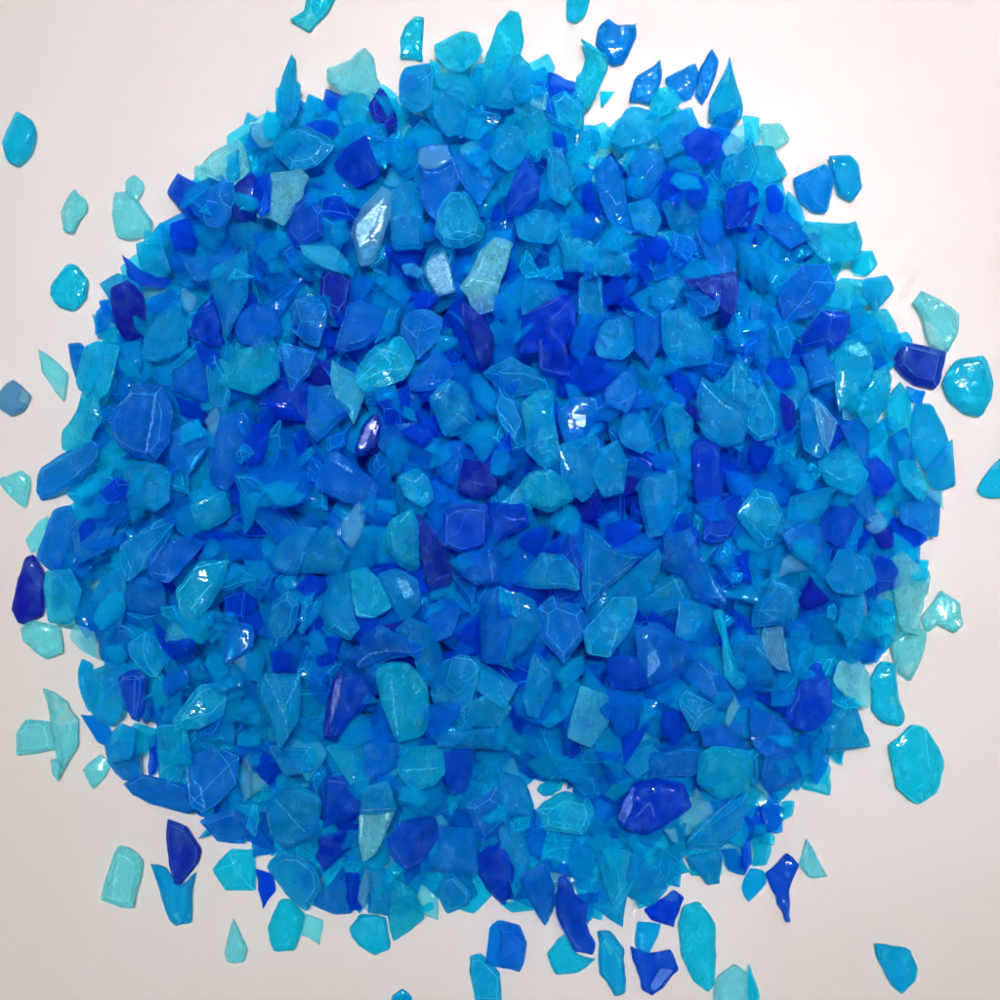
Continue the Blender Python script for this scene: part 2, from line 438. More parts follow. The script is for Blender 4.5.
FEAT = '''
@250 0
P 430,890 520,800 545,775 500,900 440,1000 420,930
L 4 780,590 810,640 850,750
L 3 680,660 700,690 760,692 808,655
L 3 755,945 840,925 925,945
L 3 835,925 830,860
@500 0
L 3 20,860 90,780 160,745
L 2 30,760 90,690
L 2 60,800 120,700
L 3 560,730 625,645
L 3 665,480 710,435
L 3 700,760 740,700
L 4 395,775 430,765 465,820 490,800
@0 250
L 9 582,820 605,700 625,570
L 7 425,680 480,620 530,570
L 6 425,690 470,760 510,805
L 3 600,430 680,460 760,420
P 725,145 785,185 770,205 730,185
@250 250
P 700,50 770,10 800,70 815,165 790,175 750,175 710,110
L 3 180,200 170,320 230,375 290,395
L 3 395,215 345,385 400,410
L 4 850,240 880,380 905,470
L 4 940,20 900,110 845,160
L 4 900,120 980,135 1000,150
L 3 470,440 540,400 620,430
L 3 450,520 540,480 650,470
L 3 500,390 560,450 560,540
L 3 730,600 780,580 800,530
L 3 800,640 850,670 890,700
P 430,790 465,700 500,660 500,700 460,790
P 320,835 400,870 420,900 390,885
L 3 780,790 790,930
L 3 820,780 810,930
L 3 600,900 660,930 700,890
L 3 840,950 880,930 960,940
L 3 615,330 700,320 755,300
@500 250
L 5 165,345 163,465
L 4 160,470 225,490 285,495
L 3 215,270 275,210
L 3 215,580 220,700 240,830
L 3 150,820 200,800 230,840
L 3 170,760 220,740
L 4 800,520 870,600 930,640
L 3 770,690 790,600 800,530
L 4 935,430 935,600
L 3 90,260 180,225 240,190
L 4 0,650 30,690 70,750
L 3 90,960 130,900 200,890
L 4 945,110 940,280
L 3 745,155 810,170 875,160
L 3 300,595 380,600 385,650
L 3 720,510 780,510
@750 250
L 3 590,370 680,400 780,410
L 3 245,600 270,700 300,800
L 3 230,580 340,690
L 3 290,870 360,920 440,890
L 3 130,190 200,230 260,190
P 380,390 440,365 480,420 440,430
L 3 250,530 330,510
@0 500
L 4 720,440 715,370 790,270 900,245
L 3 760,440 850,330
L 3 600,260 650,190 660,160
L 3 510,240 540,310
P 605,480 690,560 690,630 640,590
P 935,640 990,620 1010,680 970,670
L 3 475,710 540,720 600,690
L 4 540,720 535,860
L 3 720,880 800,770 870,740
L 3 610,290 700,310 780,220
@250 500
P 380,120 400,90 450,30 440,120 420,180 390,150
L 5 600,90 640,45
L 6 700,70 750,150 800,240 810,290
L 4 730,330 760,310 805,300
L 3 410,370 430,460 500,465
L 3 560,90 580,200
L 6 430,660 470,620 560,600 650,610
L 5 565,720 580,860 590,940
L 3 650,720 660,780 700,730
P 310,880 340,720 375,685 360,780 325,900
P 280,620 315,545 360,560 330,640
L 3 200,280 210,220 260,170
L 3 60,700 140,860 150,960
L 3 955,190 970,320
L 3 300,530 340,500 400,540
P 580,310 630,320 660,380 620,400
L 3 200,690 130,860
@500 500
L 9 760,90 800,220 860,350 900,410
L 4 660,130 700,110 745,120
P 590,620 620,590 645,660 610,700 590,720
L 5 410,345 480,290 555,235
L 3 460,210 540,190 620,200
L 5 10,65 60,80 105,75
L 3 140,610 160,660 200,690
L 3 790,640 840,700 880,800
L 3 720,400 715,480
L 3 580,790 560,900
L 3 150,650 250,600
@750 500
L 4 20,575 45,500 125,505 155,680
L 3 20,580 100,670
L 3 10,430 70,320 170,350
L 3 20,440 150,440
L 3 150,860 195,800 200,740
P 470,70 520,50 540,110 490,125
L 3 330,600 400,590
L 3 750,460 820,410
L 3 60,100 120,100
@250 750
L 5 60,220 90,350 130,400
L 3 95,190 220,330
L 3 150,100 440,140
P 440,260 455,250 450,350 440,400
P 540,230 580,235 560,290 540,270
L 4 445,240 570,235
L 3 560,370 620,470 690,440
L 3 610,80 680,80 760,70
P 440,560 462,460 475,520 450,620
@500 750
P 470,270 520,140 540,150 530,230 500,300
L 3 750,370 870,250 970,170
L 3 765,395 880,400 950,340
L 4 235,640 280,740 320,800
L 3 600,105 700,100 790,100
L 3 540,270 600,210 620,270
P 600,940 640,870 700,880 620,970
@0 750
L 5 760,100 800,150 820,230
L 3 745,40 760,180 820,235
L 3 480,400 450,590
'''
WS = .16; KEY = .11; EXPO = 0.08; FR = .25; TRF = .42; SPR = 15
import bpy, bmesh, math, random
import numpy as np
from mathutils import Vector, noise
random.seed(11); rng = random.Random(5)
S = 0.2                 # millimetres of table per photo pixel
HC = 300.0              # camera height above the cloth, mm
MM = 0.001
scene = bpy.context.scene
col = scene.collection

# ------------------------------------------------------------------ read the traced outlines
specs = []; ox = oy = 0
for line in DATA.strip().splitlines():
    if line[0] == '@':
        ox, oy = map(int, line[1:].split()); continue
    top = line[0] == '+'
    if top: line = line[1:]
    body, _, lab = line.partition('|')
    tok = body.split()
    pts = [(ox + float(a.split(',')[0]) / 4, oy + float(a.split(',')[1]) / 4) for a in tok[1:]]
    specs.append(dict(kind=tok[0], pts=pts, label=lab.strip(), top=top))

def area(p): return 0.5 * sum(p[i][0] * p[(i + 1) % len(p)][1] - p[(i + 1) % len(p)][0] * p[i][1] for i in range(len(p)))
def cen(p):
    A = area(p); x = y = 0
    for i in range(len(p)):
        a, b = p[i], p[(i + 1) % len(p)]; c = a[0] * b[1] - b[0] * a[1]; x += (a[0] + b[0]) * c; y += (a[1] + b[1]) * c
    return x / (6 * A), y / (6 * A)
def hull(p):
    p = sorted(set(p))
    def half(q):
        h = []
        for a in q:
            while len(h) > 1 and (h[-1][0] - h[-2][0]) * (a[1] - h[-2][1]) - (h[-1][1] - h[-2][1]) * (a[0] - h[-2][0]) <= 0: h.pop()
            h.append(a)
        return h[:-1]
    return half(p) + half(p[::-1])

# ------------------------------------------------------------------ height map of the heap (mm)
N = 640; CELL = 0.45; HALF = N * CELL / 2
Hm = np.zeros((N, N)); owner = -np.ones((N, N), int)
gx = (np.arange(N) + .5) * CELL - HALF
def pile_edge(th):      # radius of the heap in px, by bearing (photo: y down)
    c, s = math.cos(th), math.sin(th)
    return 430 + 8 * math.sin(3 * th + 1) + 7 * math.sin(11 * th) + 6 * math.sin(19 * th + 2) + 24 * math.exp(-((th - .98) / .3) ** 2) + 8 * math.exp(-((th + 1.0) / .2) ** 2) - 60 * math.exp(-((th + 1.27) / .085) ** 2)
def dome(px, py):
    dx, dy = px - 487, py - 493
    r = math.hypot(dx, dy) / pile_edge(math.atan2(dy, dx))
    if r >= 1: return 0
    h = 24.0 * (1 - r ** 2.2) ** .8
    h -= 14.5 * math.exp(-((px - 550) ** 2 / 55 ** 2 + (py - 790) ** 2 / 45 ** 2))
    h -= 3 * math.exp(-((px - 585) ** 2 / 30 ** 2 + (py - 190) ** 2 / 60 ** 2))
    return max(0, h)
def inside(poly, X, Y):
    m = np.zeros(X.shape, bool); n = len(poly)
    for i in range(n):
        x1, y1 = poly[i]; x2, y2 = poly[(i + 1) % n]
        if y1 == y2: continue
        c = ((y1 > Y) != (y2 > Y)) & (X < (x2 - x1) * (Y - y1) / (y2 - y1) + x1)
        m ^= c
    return m
def edge_dist(poly, X, Y):
    d = np.full(X.shape, 1e9); n = len(poly)
    for i in range(n):
        x1, y1 = poly[i]; x2, y2 = poly[(i + 1) % n]
        L = (x2 - x1) ** 2 + (y2 - y1) ** 2 + 1e-9
        t = np.clip(((X - x1) * (x2 - x1) + (Y - y1) * (y2 - y1)) / L, 0, 1)
        d = np.minimum(d, (X - x1 - t * (x2 - x1)) ** 2 + (Y - y1 - t * (y2 - y1)) ** 2)
    return np.sqrt(d)
def settle(idx, poly, th, loose, jit, pct=88, maxs=.5):
    """drop a chip (outline in mm, thickness th) on the heap: returns z of its middle and its slopes"""
    xs = [p[0] for p in poly]; ys = [p[1] for p in poly]
    i0, i1 = int((min(xs) + HALF) / CELL), int((max(xs) + HALF) / CELL) + 1
    j0, j1 = int((min(ys) + HALF) / CELL), int((max(ys) + HALF) / CELL) + 1
    i0 = max(i0, 0); j0 = max(j0, 0); i1 = min(i1, N); j1 = min(j1, N)
    X, Y = np.meshgrid(gx[i0:i1], gx[j0:j1])
    m = inside(poly, X, Y)
    cx, cy = cen(poly)
    if m.sum() < 3: return th / 2, 0, 0, cx, cy
    h = Hm[j0:j1, i0:i1]
    hx, hy, hh = X[m] - cx, Y[m] - cy, h[m]
    A = np.stack([hx, hy, np.ones_like(hx)], 1)
    sol = np.linalg.lstsq(A, hh, rcond=None)[0]
    a, b = float(sol[0]), float(sol[1])
    if loose: a *= .8; b *= .8
    a += rng.uniform(-jit, jit); b += rng.uniform(-jit, jit)
    q = math.hypot(a, b)
    if q > maxs: a *= maxs / q; b *= maxs / q
    ed = edge_dist(poly, X, Y)
    prof = th * .5 * np.clip(.35 + ed / (th * .8), 0, 1)
    low = a * (X - cx) + b * (Y - cy) - prof
    z = float(np.percentile((h - low)[m], pct))
    zmin = float((-(low[m])).max())
    z = max(z, zmin + .05)
    # never sunk through the cloth: corners of the outline
    z = max(z, max(-(a * (p[0] - cx) + b * (p[1] - cy)) for p in poly) + .22 * th)
    top = z + a * (X - cx) + b * (Y - cy) + prof
    up = m & (top > h)
    h[up] = top[up]; owner[j0:j1, i0:i1][up] = idx
    return z, a, b, cx, cy

def refine(p, seed):
    r = random.Random(seed); out = []; n = len(p)
    for i in range(n):
        a, b, c = p[i - 1], p[i], p[(i + 1) % n]
        l1 = math.dist(a, b); l2 = math.dist(b, c)
        t1 = min(.14, .3 / max(l1, .01)); t2 = min(.14, .3 / max(l2, .01))     # nip the corner
        q1 = (b[0] + (a[0] - b[0]) * t1, b[1] + (a[1] - b[1]) * t1); q2 = (b[0] + (c[0] - b[0]) * t2, b[1] + (c[1] - b[1]) * t2)
        v1 = (a[0] - b[0], a[1] - b[1]); v2 = (c[0] - b[0], c[1] - b[1])
        ca = (v1[0] * v2[0] + v1[1] * v2[1]) / max(l1 * l2, 1e-6)
        if ca > .25: out += [b]                                                  # sharp point stays
        else: out += [q1, q2]
        if l2 > 2.2:                                                             # the broken edge between two corners is never straight
            for t in ((.5,) if l2 < 5 else (.33, .67)):
                k = r.uniform(-.05, .055) * l2 / l2 * min(l2, 6); t += r.uniform(-.08, .08)
                out.append((b[0] + (c[0] - b[0]) * t + (c[1] - b[1]) / l2 * k, b[1] + (c[1] - b[1]) * t - (c[0] - b[0]) / l2 * k))
    return out

def slim(poly, th):
    P = sum(math.dist(poly[i - 1], poly[i]) for i in range(len(poly))); return min(th, 1.7 * 2 * abs(area(poly)) / P)
def chip_mesh(poly, th, seed, a, b, rich=True, soft=False):
    """one broken glass chip: bmesh in mm, outline poly (centred), faceted top and bottom, nicked edges"""
    r = random.Random(seed)
    ring = refine(poly, seed) if rich else list(poly)
    A = abs(area(ring)); H = hull([(round(x, 4), round(y, 4)) for x, y in ring])
    conv = A / max(abs(area(H)), 1e-6)
    bm = bmesh.new()
    if conv > (.965 if rich == 2 else .9):
        big = .5 * math.sqrt(A)
        for x, y in ring: bm.verts.new((x, y, th * r.uniform(-.2, .2)))
        for sg in (1, -1):
            tx, ty = r.uniform(-.35, .35), r.uniform(-.35, .35)
            if rich and r.random() < .62:          # a flat broken face with slanting sides
                f = r.uniform(.66, .86); ox_, oy_ = r.uniform(-.08, .08) * big, r.uniform(-.08, .08) * big
                q = ring[::2] if len(ring) > 7 else ring
                hb = r.uniform(.8, 1)
                for x, y in q:
                    x, y = x * f + ox_, y * f + oy_
                    bm.verts.new((x, y, sg * th * .5 * hb * (1 + (tx * x + ty * y) / big * .5)))
                continue
            k = r.choice((1, 2, 2, 3)) if rich else 3; ph = r.uniform(0, 6.28)
            for i in range(k):
                an = ph + 6.283 * (i + r.uniform(-.3, .3)) / k
                best = min(ring, key=lambda p: abs((math.atan2(p[1], p[0]) - an + math.pi) % (2 * math.pi) - math.pi))
                f = r.uniform(.3, .7)
                x, y = best[0] * f, best[1] * f
                bm.verts.new((x, y, sg * th * .5 * r.uniform(.85, 1.1) * (1 + tx * x / big * .6 + ty * y / big * .6)))
        res = bmesh.ops.convex_hull(bm, input=bm.verts)
        kill = [v for v in bm.verts if not v.link_faces]
        bmesh.ops.delete(bm, geom=kill, context='VERTS')
    else:
        n = len(ring); rows = []
        tx, ty = r.uniform(-.5, .5), r.uniform(-.5, .5); big = .5 * math.sqrt(A)
        zt = r.uniform(.05, .3)
        for f, z in ((.7, -.5), (1, -.1), (.97, zt), (r.uniform(.45, .7), .5)):
            rows.append([bm.verts.new((x * f, y * f, th * (z + r.uniform(-.07, .07)))) for x, y in inset(ring, th * (1 - f) * 1.15)] if False else
                        [bm.verts.new((x, y, th * (z * (1 + ((tx * x + ty * y) / big * .6 if z > .4 else 0)) + r.uniform(-.05, .05)))) for x, y in inset(ring, (1 - f) * th * .85)])
        for p, q in zip(rows, rows[1:]):
            for i in range(n): bm.faces.new((p[i], p[(i + 1) % n], q[(i + 1) % n], q[i]))
        for row, fl in ((rows[0], True), (rows[-1], False)):
            f = bm.faces.new(row[::-1] if fl else row)
        bmesh.ops.triangulate(bm, faces=[f for f in bm.faces if len(f.verts) > 4])
    bmesh.ops.recalc_face_normals(bm, faces=bm.faces)
    bmesh.ops.dissolve_limit(bm, angle_limit=math.radians(9), verts=bm.verts, edges=bm.edges)
    for f in bm.faces: f.material_index = 0
    if rich:
        w = min(.13, .010 * math.sqrt(A) + .045) * r.uniform(.7, 1.3)
        es = [e for e in bm.edges if len(e.link_faces) == 2 and e.calc_face_angle(0) > math.radians(24)]
        try:
            res = bmesh.ops.bevel(bm, geom=es, offset=w, segments=2, profile=.5, affect='EDGES', clamp_overlap=True, material=1 if (not soft and r.random() < (.34 if A > 38 else .10)) else 0)
        except Exception as e: print('bevel', e)
    bmesh.ops.triangulate(bm, faces=[f for f in bm.faces if len(f.verts) > 4])
    if rich == 2:
        bmesh.ops.subdivide_edges(bm, edges=[e for e in bm.edges if e.calc_length() > 1.1], cuts=2, use_grid_fill=True)
        bmesh.ops.triangulate(bm, faces=[f for f in bm.faces if len(f.verts) > 4])
        bm.normal_update(); am = .05 * A ** .25; o_ = Vector((seed * 3.1, seed * 1.7, 5))
        mv = []
        for v in bm.verts:
            n_ = noise.noise(v.co * .42 + o_) * 1.5 + noise.noise(v.co * 1.1 + o_ * 2) * .55
            mv.append(v.normal * (am * n_))
        for v, q in zip(bm.verts, mv): v.co += q
    for v in bm.verts:
        v.co.z += a * v.co.x + b * v.co.y
    return bm
def inset(ring, d):
    n = len(ring); out = []; s = 1 if area(ring) > 0 else -1
    for i in range(n):
        a, b, c = ring[i - 1], ring[i], ring[(i + 1) % n]
        ux, uy = b[0] - a[0], b[1] - a[1]; vx, vy = c[0] - b[0], c[1] - b[1]
        lu = math.hypot(ux, uy) or 1; lv = math.hypot(vx, vy) or 1
        nx = -(uy / lu + vy / lv) * s; ny = (ux / lu + vx / lv) * s
        l = math.hypot(nx, ny) or 1
        out.append((b[0] + nx / l * d, b[1] + ny / l * d))
    return out

# ------------------------------------------------------------------ materials
def N_(nt, t, **k):
    n = nt.nodes.new(t)
    for a, v in k.items():
        if a in n.inputs: n.inputs[a].default_value = v
        else: setattr(n, a, v)
    return n
# transmitted colour through 3 mm of each glass
TRANS = dict(A=(.44, .94, .98), T=(.10, .83, .98), C=(.06, .71, .972), Z=(.05, .53, .97), B=(.04, .27, .94), V=(.06, .14, .80), W=(.50, .88, .97), S=(.34, .68, .86), P=(.34, .88, .97), Q=(.08, .78, .975))
FROST = dict(A=(.30, .87, .93), T=(.003, .69, .95), C=(.002, .52, .91), Z=(.002, .34, .92), B=(.003, .14, .84), V=(.022, .05, .52), W=(.20, .62, .88), S=(.16, .42, .68), P=(.07, .68, .92), Q=(.002, .60, .92))
def glass(kind, edge, plain=False):
    """tinted glass that lets light straight through, with a little milkiness and a thin clear gloss"""
    m = bpy.data.materials.new(('chipped_edge_' if edge else 'glass_') + kind); m.use_nodes = True
    nt = m.node_tree; nt.nodes.clear(); L = nt.links.new
    out = N_(nt, 'ShaderNodeOutputMaterial')
    tc = N_(nt, 'ShaderNodeTexCoord'); oi = N_(nt, 'ShaderNodeObjectInfo')
    fc = FROST[kind]
    if edge: fc = tuple(c * .74 + .26 * w for c, w in zip(fc, (.16, .85, .96)))
    col_ = None
    if not plain:
        mu = N_(nt, 'ShaderNodeVectorMath', operation='SCALE'); mu.inputs[0].default_value = (900, 1500, 700); L(oi.outputs['Random'], mu.inputs['Scale'])
        vs_ = N_(nt, 'ShaderNodeVectorMath', operation='MULTIPLY_ADD'); L(tc.outputs['Object'], vs_.inputs[0]); vs_.inputs[1].default_value = (1600, 1100, 1300); L(mu.outputs[0], vs_.inputs[2])
        n2 = N_(nt, 'ShaderNodeTexNoise', Scale=.24, Detail=4.0, Roughness=.58); L(vs_.outputs[0], n2.inputs['Vector'])
        patch = N_(nt, 'ShaderNodeMapRange'); L(n2.outputs[0], patch.inputs[0]); patch.inputs[1].default_value = .42; patch.inputs[2].default_value = .80; patch.inputs[4].default_value = .6
        hsv = N_(nt, 'ShaderNodeHueSaturation'); hsv.inputs['Color'].default_value = (*fc, 1)
        hm = N_(nt, 'ShaderNodeMapRange'); L(oi.outputs['Random'], hm.inputs[0]); hm.inputs[3].default_value = .487; hm.inputs[4].default_value = .512; L(hm.outputs[0], hsv.inputs['Hue'])
        wh = N_(nt, 'ShaderNodeMix', data_type='RGBA'); L(patch.outputs[0], wh.inputs[0]); L(hsv.outputs[0], wh.inputs[6])
        wh.inputs[7].default_value = (*[c * .6 + .4 * w for c, w in zip(fc, (.30, .88, .98))], 1); col_ = wh.outputs[2]
    bn = N_(nt, 'ShaderNodeTexNoise', Scale=900.0, Detail=1.0); L(tc.outputs['Object'], bn.inputs['Vector'])
    bump = N_(nt, 'ShaderNodeBump', Strength=.5, Distance=.00018); L(bn.outputs[0], bump.inputs['Height'])
    tr = N_(nt, 'ShaderNodeBsdfTransparent'); tr.inputs['Color'].default_value = (*[c ** .5 for c in TRANS[kind]], 1)
    d = N_(nt, 'ShaderNodeBsdfDiffuse'); t = N_(nt, 'ShaderNodeBsdfTranslucent')
    for q in (d, t):
        q.inputs['Color'].default_value = (*fc, 1)
        if col_: L(col_, q.inputs['Color'])
    dt = N_(nt, 'ShaderNodeMixShader'); dt.inputs[0].default_value = .55; L(d.outputs[0], dt.inputs[1]); L(t.outputs[0], dt.inputs[2])
    mx = N_(nt, 'ShaderNodeMixShader'); mx.inputs[0].default_value = (.42 if edge else (FR - .02 if plain else FR) + (.08 if kind in 'PV' else 0)); L(tr.outputs[0], mx.inputs[1]); L(dt.outputs[0], mx.inputs[2])
    if not plain:
        g = N_(nt, 'ShaderNodeBsdfGlass', Roughness=.04, IOR=1.27); g.inputs['Color'].default_value = (*[c ** .5 for c in TRANS[kind]], 1)
        gt = N_(nt, 'ShaderNodeMixShader'); gt.inputs[0].default_value = TRF; L(tr.outputs[0], gt.inputs[1]); L(g.outputs[0], gt.inputs[2]); L(gt.outputs[0], mx.inputs[1])
    if not plain:
        fr = N_(nt, 'ShaderNodeMath', operation='MULTIPLY_ADD'); L(patch.outputs[0], fr.inputs[0]); fr.inputs[1].default_value = .22; fr.inputs[2].default_value = mx.inputs[0].default_value; L(fr.outputs[0], mx.inputs[0])
    gl = N_(nt, 'ShaderNodeBsdfGlossy', Roughness=.09); L(bump.outputs[0], gl.inputs['Normal'])
    film = N_(nt, 'ShaderNodeMixShader'); film.inputs[0].default_value = .006; L(mx.outputs[0], film.inputs[1]); L(gl.outputs[0], film.inputs[2])
    L(film.outputs[0], out.inputs['Surface'])
    return m
KINDS = 'ATCZBVWSPQ'
MATS = {(k, e): glass(k, e) for k in KINDS for e in (0, 1)}
PLAIN = {(k, e): glass(k, e, True) for k in KINDS for e in (0, 1)}

# ------------------------------------------------------------------ lay the heap
chips = []          # dict: poly(mm, centred), th, z, a, b, cx, cy, kind, label
def to_mm(pts, z):  # photo pixels -> mm on the plane at height z (photo y is down)
    k = S * (HC - z) / HC
    return [((x - 500) * k, (500 - y) * k) for x, y in pts]
def lay(poly, th, kind, loose=False, jit=.15, label='', top=False, pct=88, maxs=.5, traced=None):
    if area(poly) < 0: poly = poly[::-1]
    idx = len(chips)
    z, a, b, cx, cy = settle(idx, poly, th, loose, jit, pct, maxs)
    chips.append(dict(poly=[(x - cx, y - cy) for x, y in poly], th=th, z=z, a=a, b=b, cx=cx, cy=cy, kind=kind, label=label, seed=idx * 7 + 3, traced=traced, soft=False, grow=1.0 if (loose or top) else 1.07))
    return idx
def inner(kind, px, py):
    dx, dy = px - 487, py - 493; r = math.hypot(dx, dy) / pile_edge(math.atan2(dy, dx))
    if kind == 'V' and (int(px) % 2 or r < .35): kind = 'B'
    return {'A': 'P', 'T': 'Q'}.get(kind, kind) if r < .72 else kind
def rand_poly(size):
    n = rng.choice((3, 4, 4, 5, 5)); el = rng.uniform(1, 2.2); size *= 1.06; ph = rng.uniform(0, 6.28); ro = rng.uniform(0, 6.28); out = []
    for i in range(n):
        t = ph + 6.283 * (i + rng.uniform(-.28, .28)) / n; rr = size * rng.uniform(.68, 1.18)
        x, y = rr * math.cos(t) * math.sqrt(el), rr * math.sin(t) / math.sqrt(el)
        out.append((x * math.cos(ro) - y * math.sin(ro), x * math.sin(ro) + y * math.cos(ro)))
    return out
def pick_kind(px, py):
    dx, dy = px - 487, py - 493; r = math.hypot(dx, dy) / pile_edge(math.atan2(dy, dx))
    w = dict(P=.01, Q=.07, C=.30, Z=.42, B=.18, V=.02) if r < .55 else dict(P=.04, Q=.28, C=.38, Z=.24, B=.06)  # centre leans to deeper blues: crevice shade put into the glass colour
    if r > .8: w = dict(A=.10, T=.38, C=.30, Z=.17, B=.04, V=.01)
    return rng.choices(list(w), list(w.values()))[0]
placed = 0; tries = 0
while tries < 9000:
    tries += 1
    th_ = rng.uniform(0, 6.283); rr = math.sqrt(rng.random())
    e = pile_edge(th_) * rr; px, py = 487 + e * math.cos(th_), 493 + e * math.sin(th_)
    x, y = (px - 500) * S, (500 - py) * S
    i, j = int((x + HALF) / CELL), int((y + HALF) / CELL)
    tgt = dome(px, py) - 2.6
    if Hm[j, i] > tgt - .8: continue
    sz = rng.uniform(2.4, 5.2)
    poly = [(x + a, y + b) for a, b in rand_poly(sz)]
    lay(poly, sz * rng.uniform(.5, .85), pick_kind(px, py), jit=.45, pct=80, maxs=.8); placed += 1
print('fillers', placed, 'tries', tries, 'max', Hm.max())
# traced chips: covered ones first, whole ones last; large before small
def key(s):
    return (s['top'], -abs(area(s['pts'])))
scattered = False
for s in sorted(specs, key=key):
    if s['top'] and not scattered:          # small bits lying over the big ones, before the topmost chips
        scattered = True
        for _ in range(270):
            t_ = rng.uniform(0, 6.283); e = pile_edge(t_) * math.sqrt(rng.random()) * 1.02; qx, qy = 487 + e * math.cos(t_), 493 + e * math.sin(t_)
            sz = rng.uniform(1.5, 3.1); k_ = S * .955
            lay([((qx - 500) * k_ + a, (500 - qy) * k_ + b) for a, b in rand_poly(sz)], sz * rng.uniform(.5, .8), rng.choice('CCQZ' if math.hypot(qx - 487, qy - 493) < 290 else 'QTTC'), jit=.4, pct=85, maxs=.8)
    px, py = cen(s['pts']); A = abs(area(s['pts'])) * S * S
    dx, dy = px - 487, py - 493; loose = math.hypot(dx, dy) > pile_edge(math.atan2(dy, dx)) + 12
    z = 2.0
    x, y = (px - 500) * S, (500 - py) * S
    i = min(N - 1, int((x * .96 + HALF) / CELL)); j = min(N - 1, int((y * .96 + HALF) / CELL))
    z = 1.8 + float(Hm[max(0, j - 6):j + 7, max(0, i - 6):i + 7].mean())
    th = math.sqrt(A) * rng.uniform(.34, .48)
    pm = to_mm(s['pts'], z)
    lay(pm, max(slim(pm, th), .7), s['kind'] if s['label'] else inner(s['kind'], px, py), loose=loose, jit=.04 if loose else .24, label=s['label'], top=s['top'], pct=86, maxs=.65, traced=s)
print('chips', len(chips), 'max', Hm.max())
vis = np.bincount(owner[owner >= 0], minlength=len(chips))
order = sorted(range(len(chips)), key=lambda i: -(vis[i] + (10000 if chips[i]['label'] else 0)))
single = set(order[:300])
for i_, c_ in enumerate(chips):
    if c_['label'] and vis[i_] * CELL ** 2 < .55 * abs(area(c_['poly'])) and max(abs(c_['cx']), abs(c_['cy'])) < 96: print('BURIED', round(vis[i_] * CELL ** 2 / abs(area(c_['poly'])), 2), c_['label'])
print('smallest single', min(vis[i] for i in single), 'fillers single', sum(1 for i in single if not chips[i]['traced']))

# ------------------------------------------------------------------ build
def finish(bm, name, mats):
    me = bpy.data.meshes.new(name); bm.to_mesh(me); bm.free()
    for m in mats: me.materials.append(m)
    me.polygons.foreach_set('use_smooth', [True] * len(me.polygons))
    if name == 'glass_chip': me.set_sharp_from_angle(angle=math.radians(16))
    o = bpy.data.objects.new(name, me); col.objects.link(o); return o
def bm_to_scale(bm): bmesh.ops.scale(bm, vec=(MM, MM, MM), verts=bm.verts)
objs = {}
sv = []; sf = []; sm = []
for i, c in enumerate(chips):
    if i in single:
        g = (1.10 if c['soft'] else 1.03) * c['grow']
        bm = chip_mesh([(x * g, y * g) for x, y in c['poly']], c['th'], c['seed'], c['a'], c['b'], 2, c['soft']); bm_to_scale(bm)
        o = finish(bm, 'glass_chip', [MATS[c['kind'], 0], MATS[c['kind'], 1]])
        o.location = (c['cx'] * MM, c['cy'] * MM, c['z'] * MM)
        if c['soft']:
            sub = o.modifiers.new('round', 'SUBSURF'); sub.levels = 1; sub.render_levels = 1
        o['category'] = 'glass chip'; o['group'] = 'crushed blue glass chips in and around the heap'
        objs[i] = o
    else:
        rich = 0 if vis[i] < 5 else 1 if vis[i] < 45 else 2
        bm = chip_mesh(c['poly'], c['th'], c['seed'], c['a'], c['b'], rich)
        base = len(sv); bm.verts.index_update()
        for v in bm.verts: sv.append(((v.co.x + c['cx']) * MM, (v.co.y + c['cy']) * MM, (v.co.z + c['z']) * MM))
        kk = KINDS.index(c['kind'])
        for f in bm.faces: sf.append([base + v.index for v in f.verts]); sm.append(kk * 2 + f.material_index)
        bm.free()
me = bpy.data.meshes.new('glass_gravel'); me.from_pydata(sv, [], sf); me.update()
for k in KINDS:
    for e in (0, 1): me.materials.append(PLAIN[k, e])
me.polygons.foreach_set('material_index', sm); me.polygons.foreach_set('use_smooth', [True] * len(sf)); me.set_sharp_from_angle(angle=math.radians(16))
st = bpy.data.objects.new('glass_gravel', me); col.objects.link(st)
st['kind'] = 'stuff'; st['label'] = 'small crushed blue glass pieces filling the gaps and depth of the heap'; st['category'] = 'glass gravel'

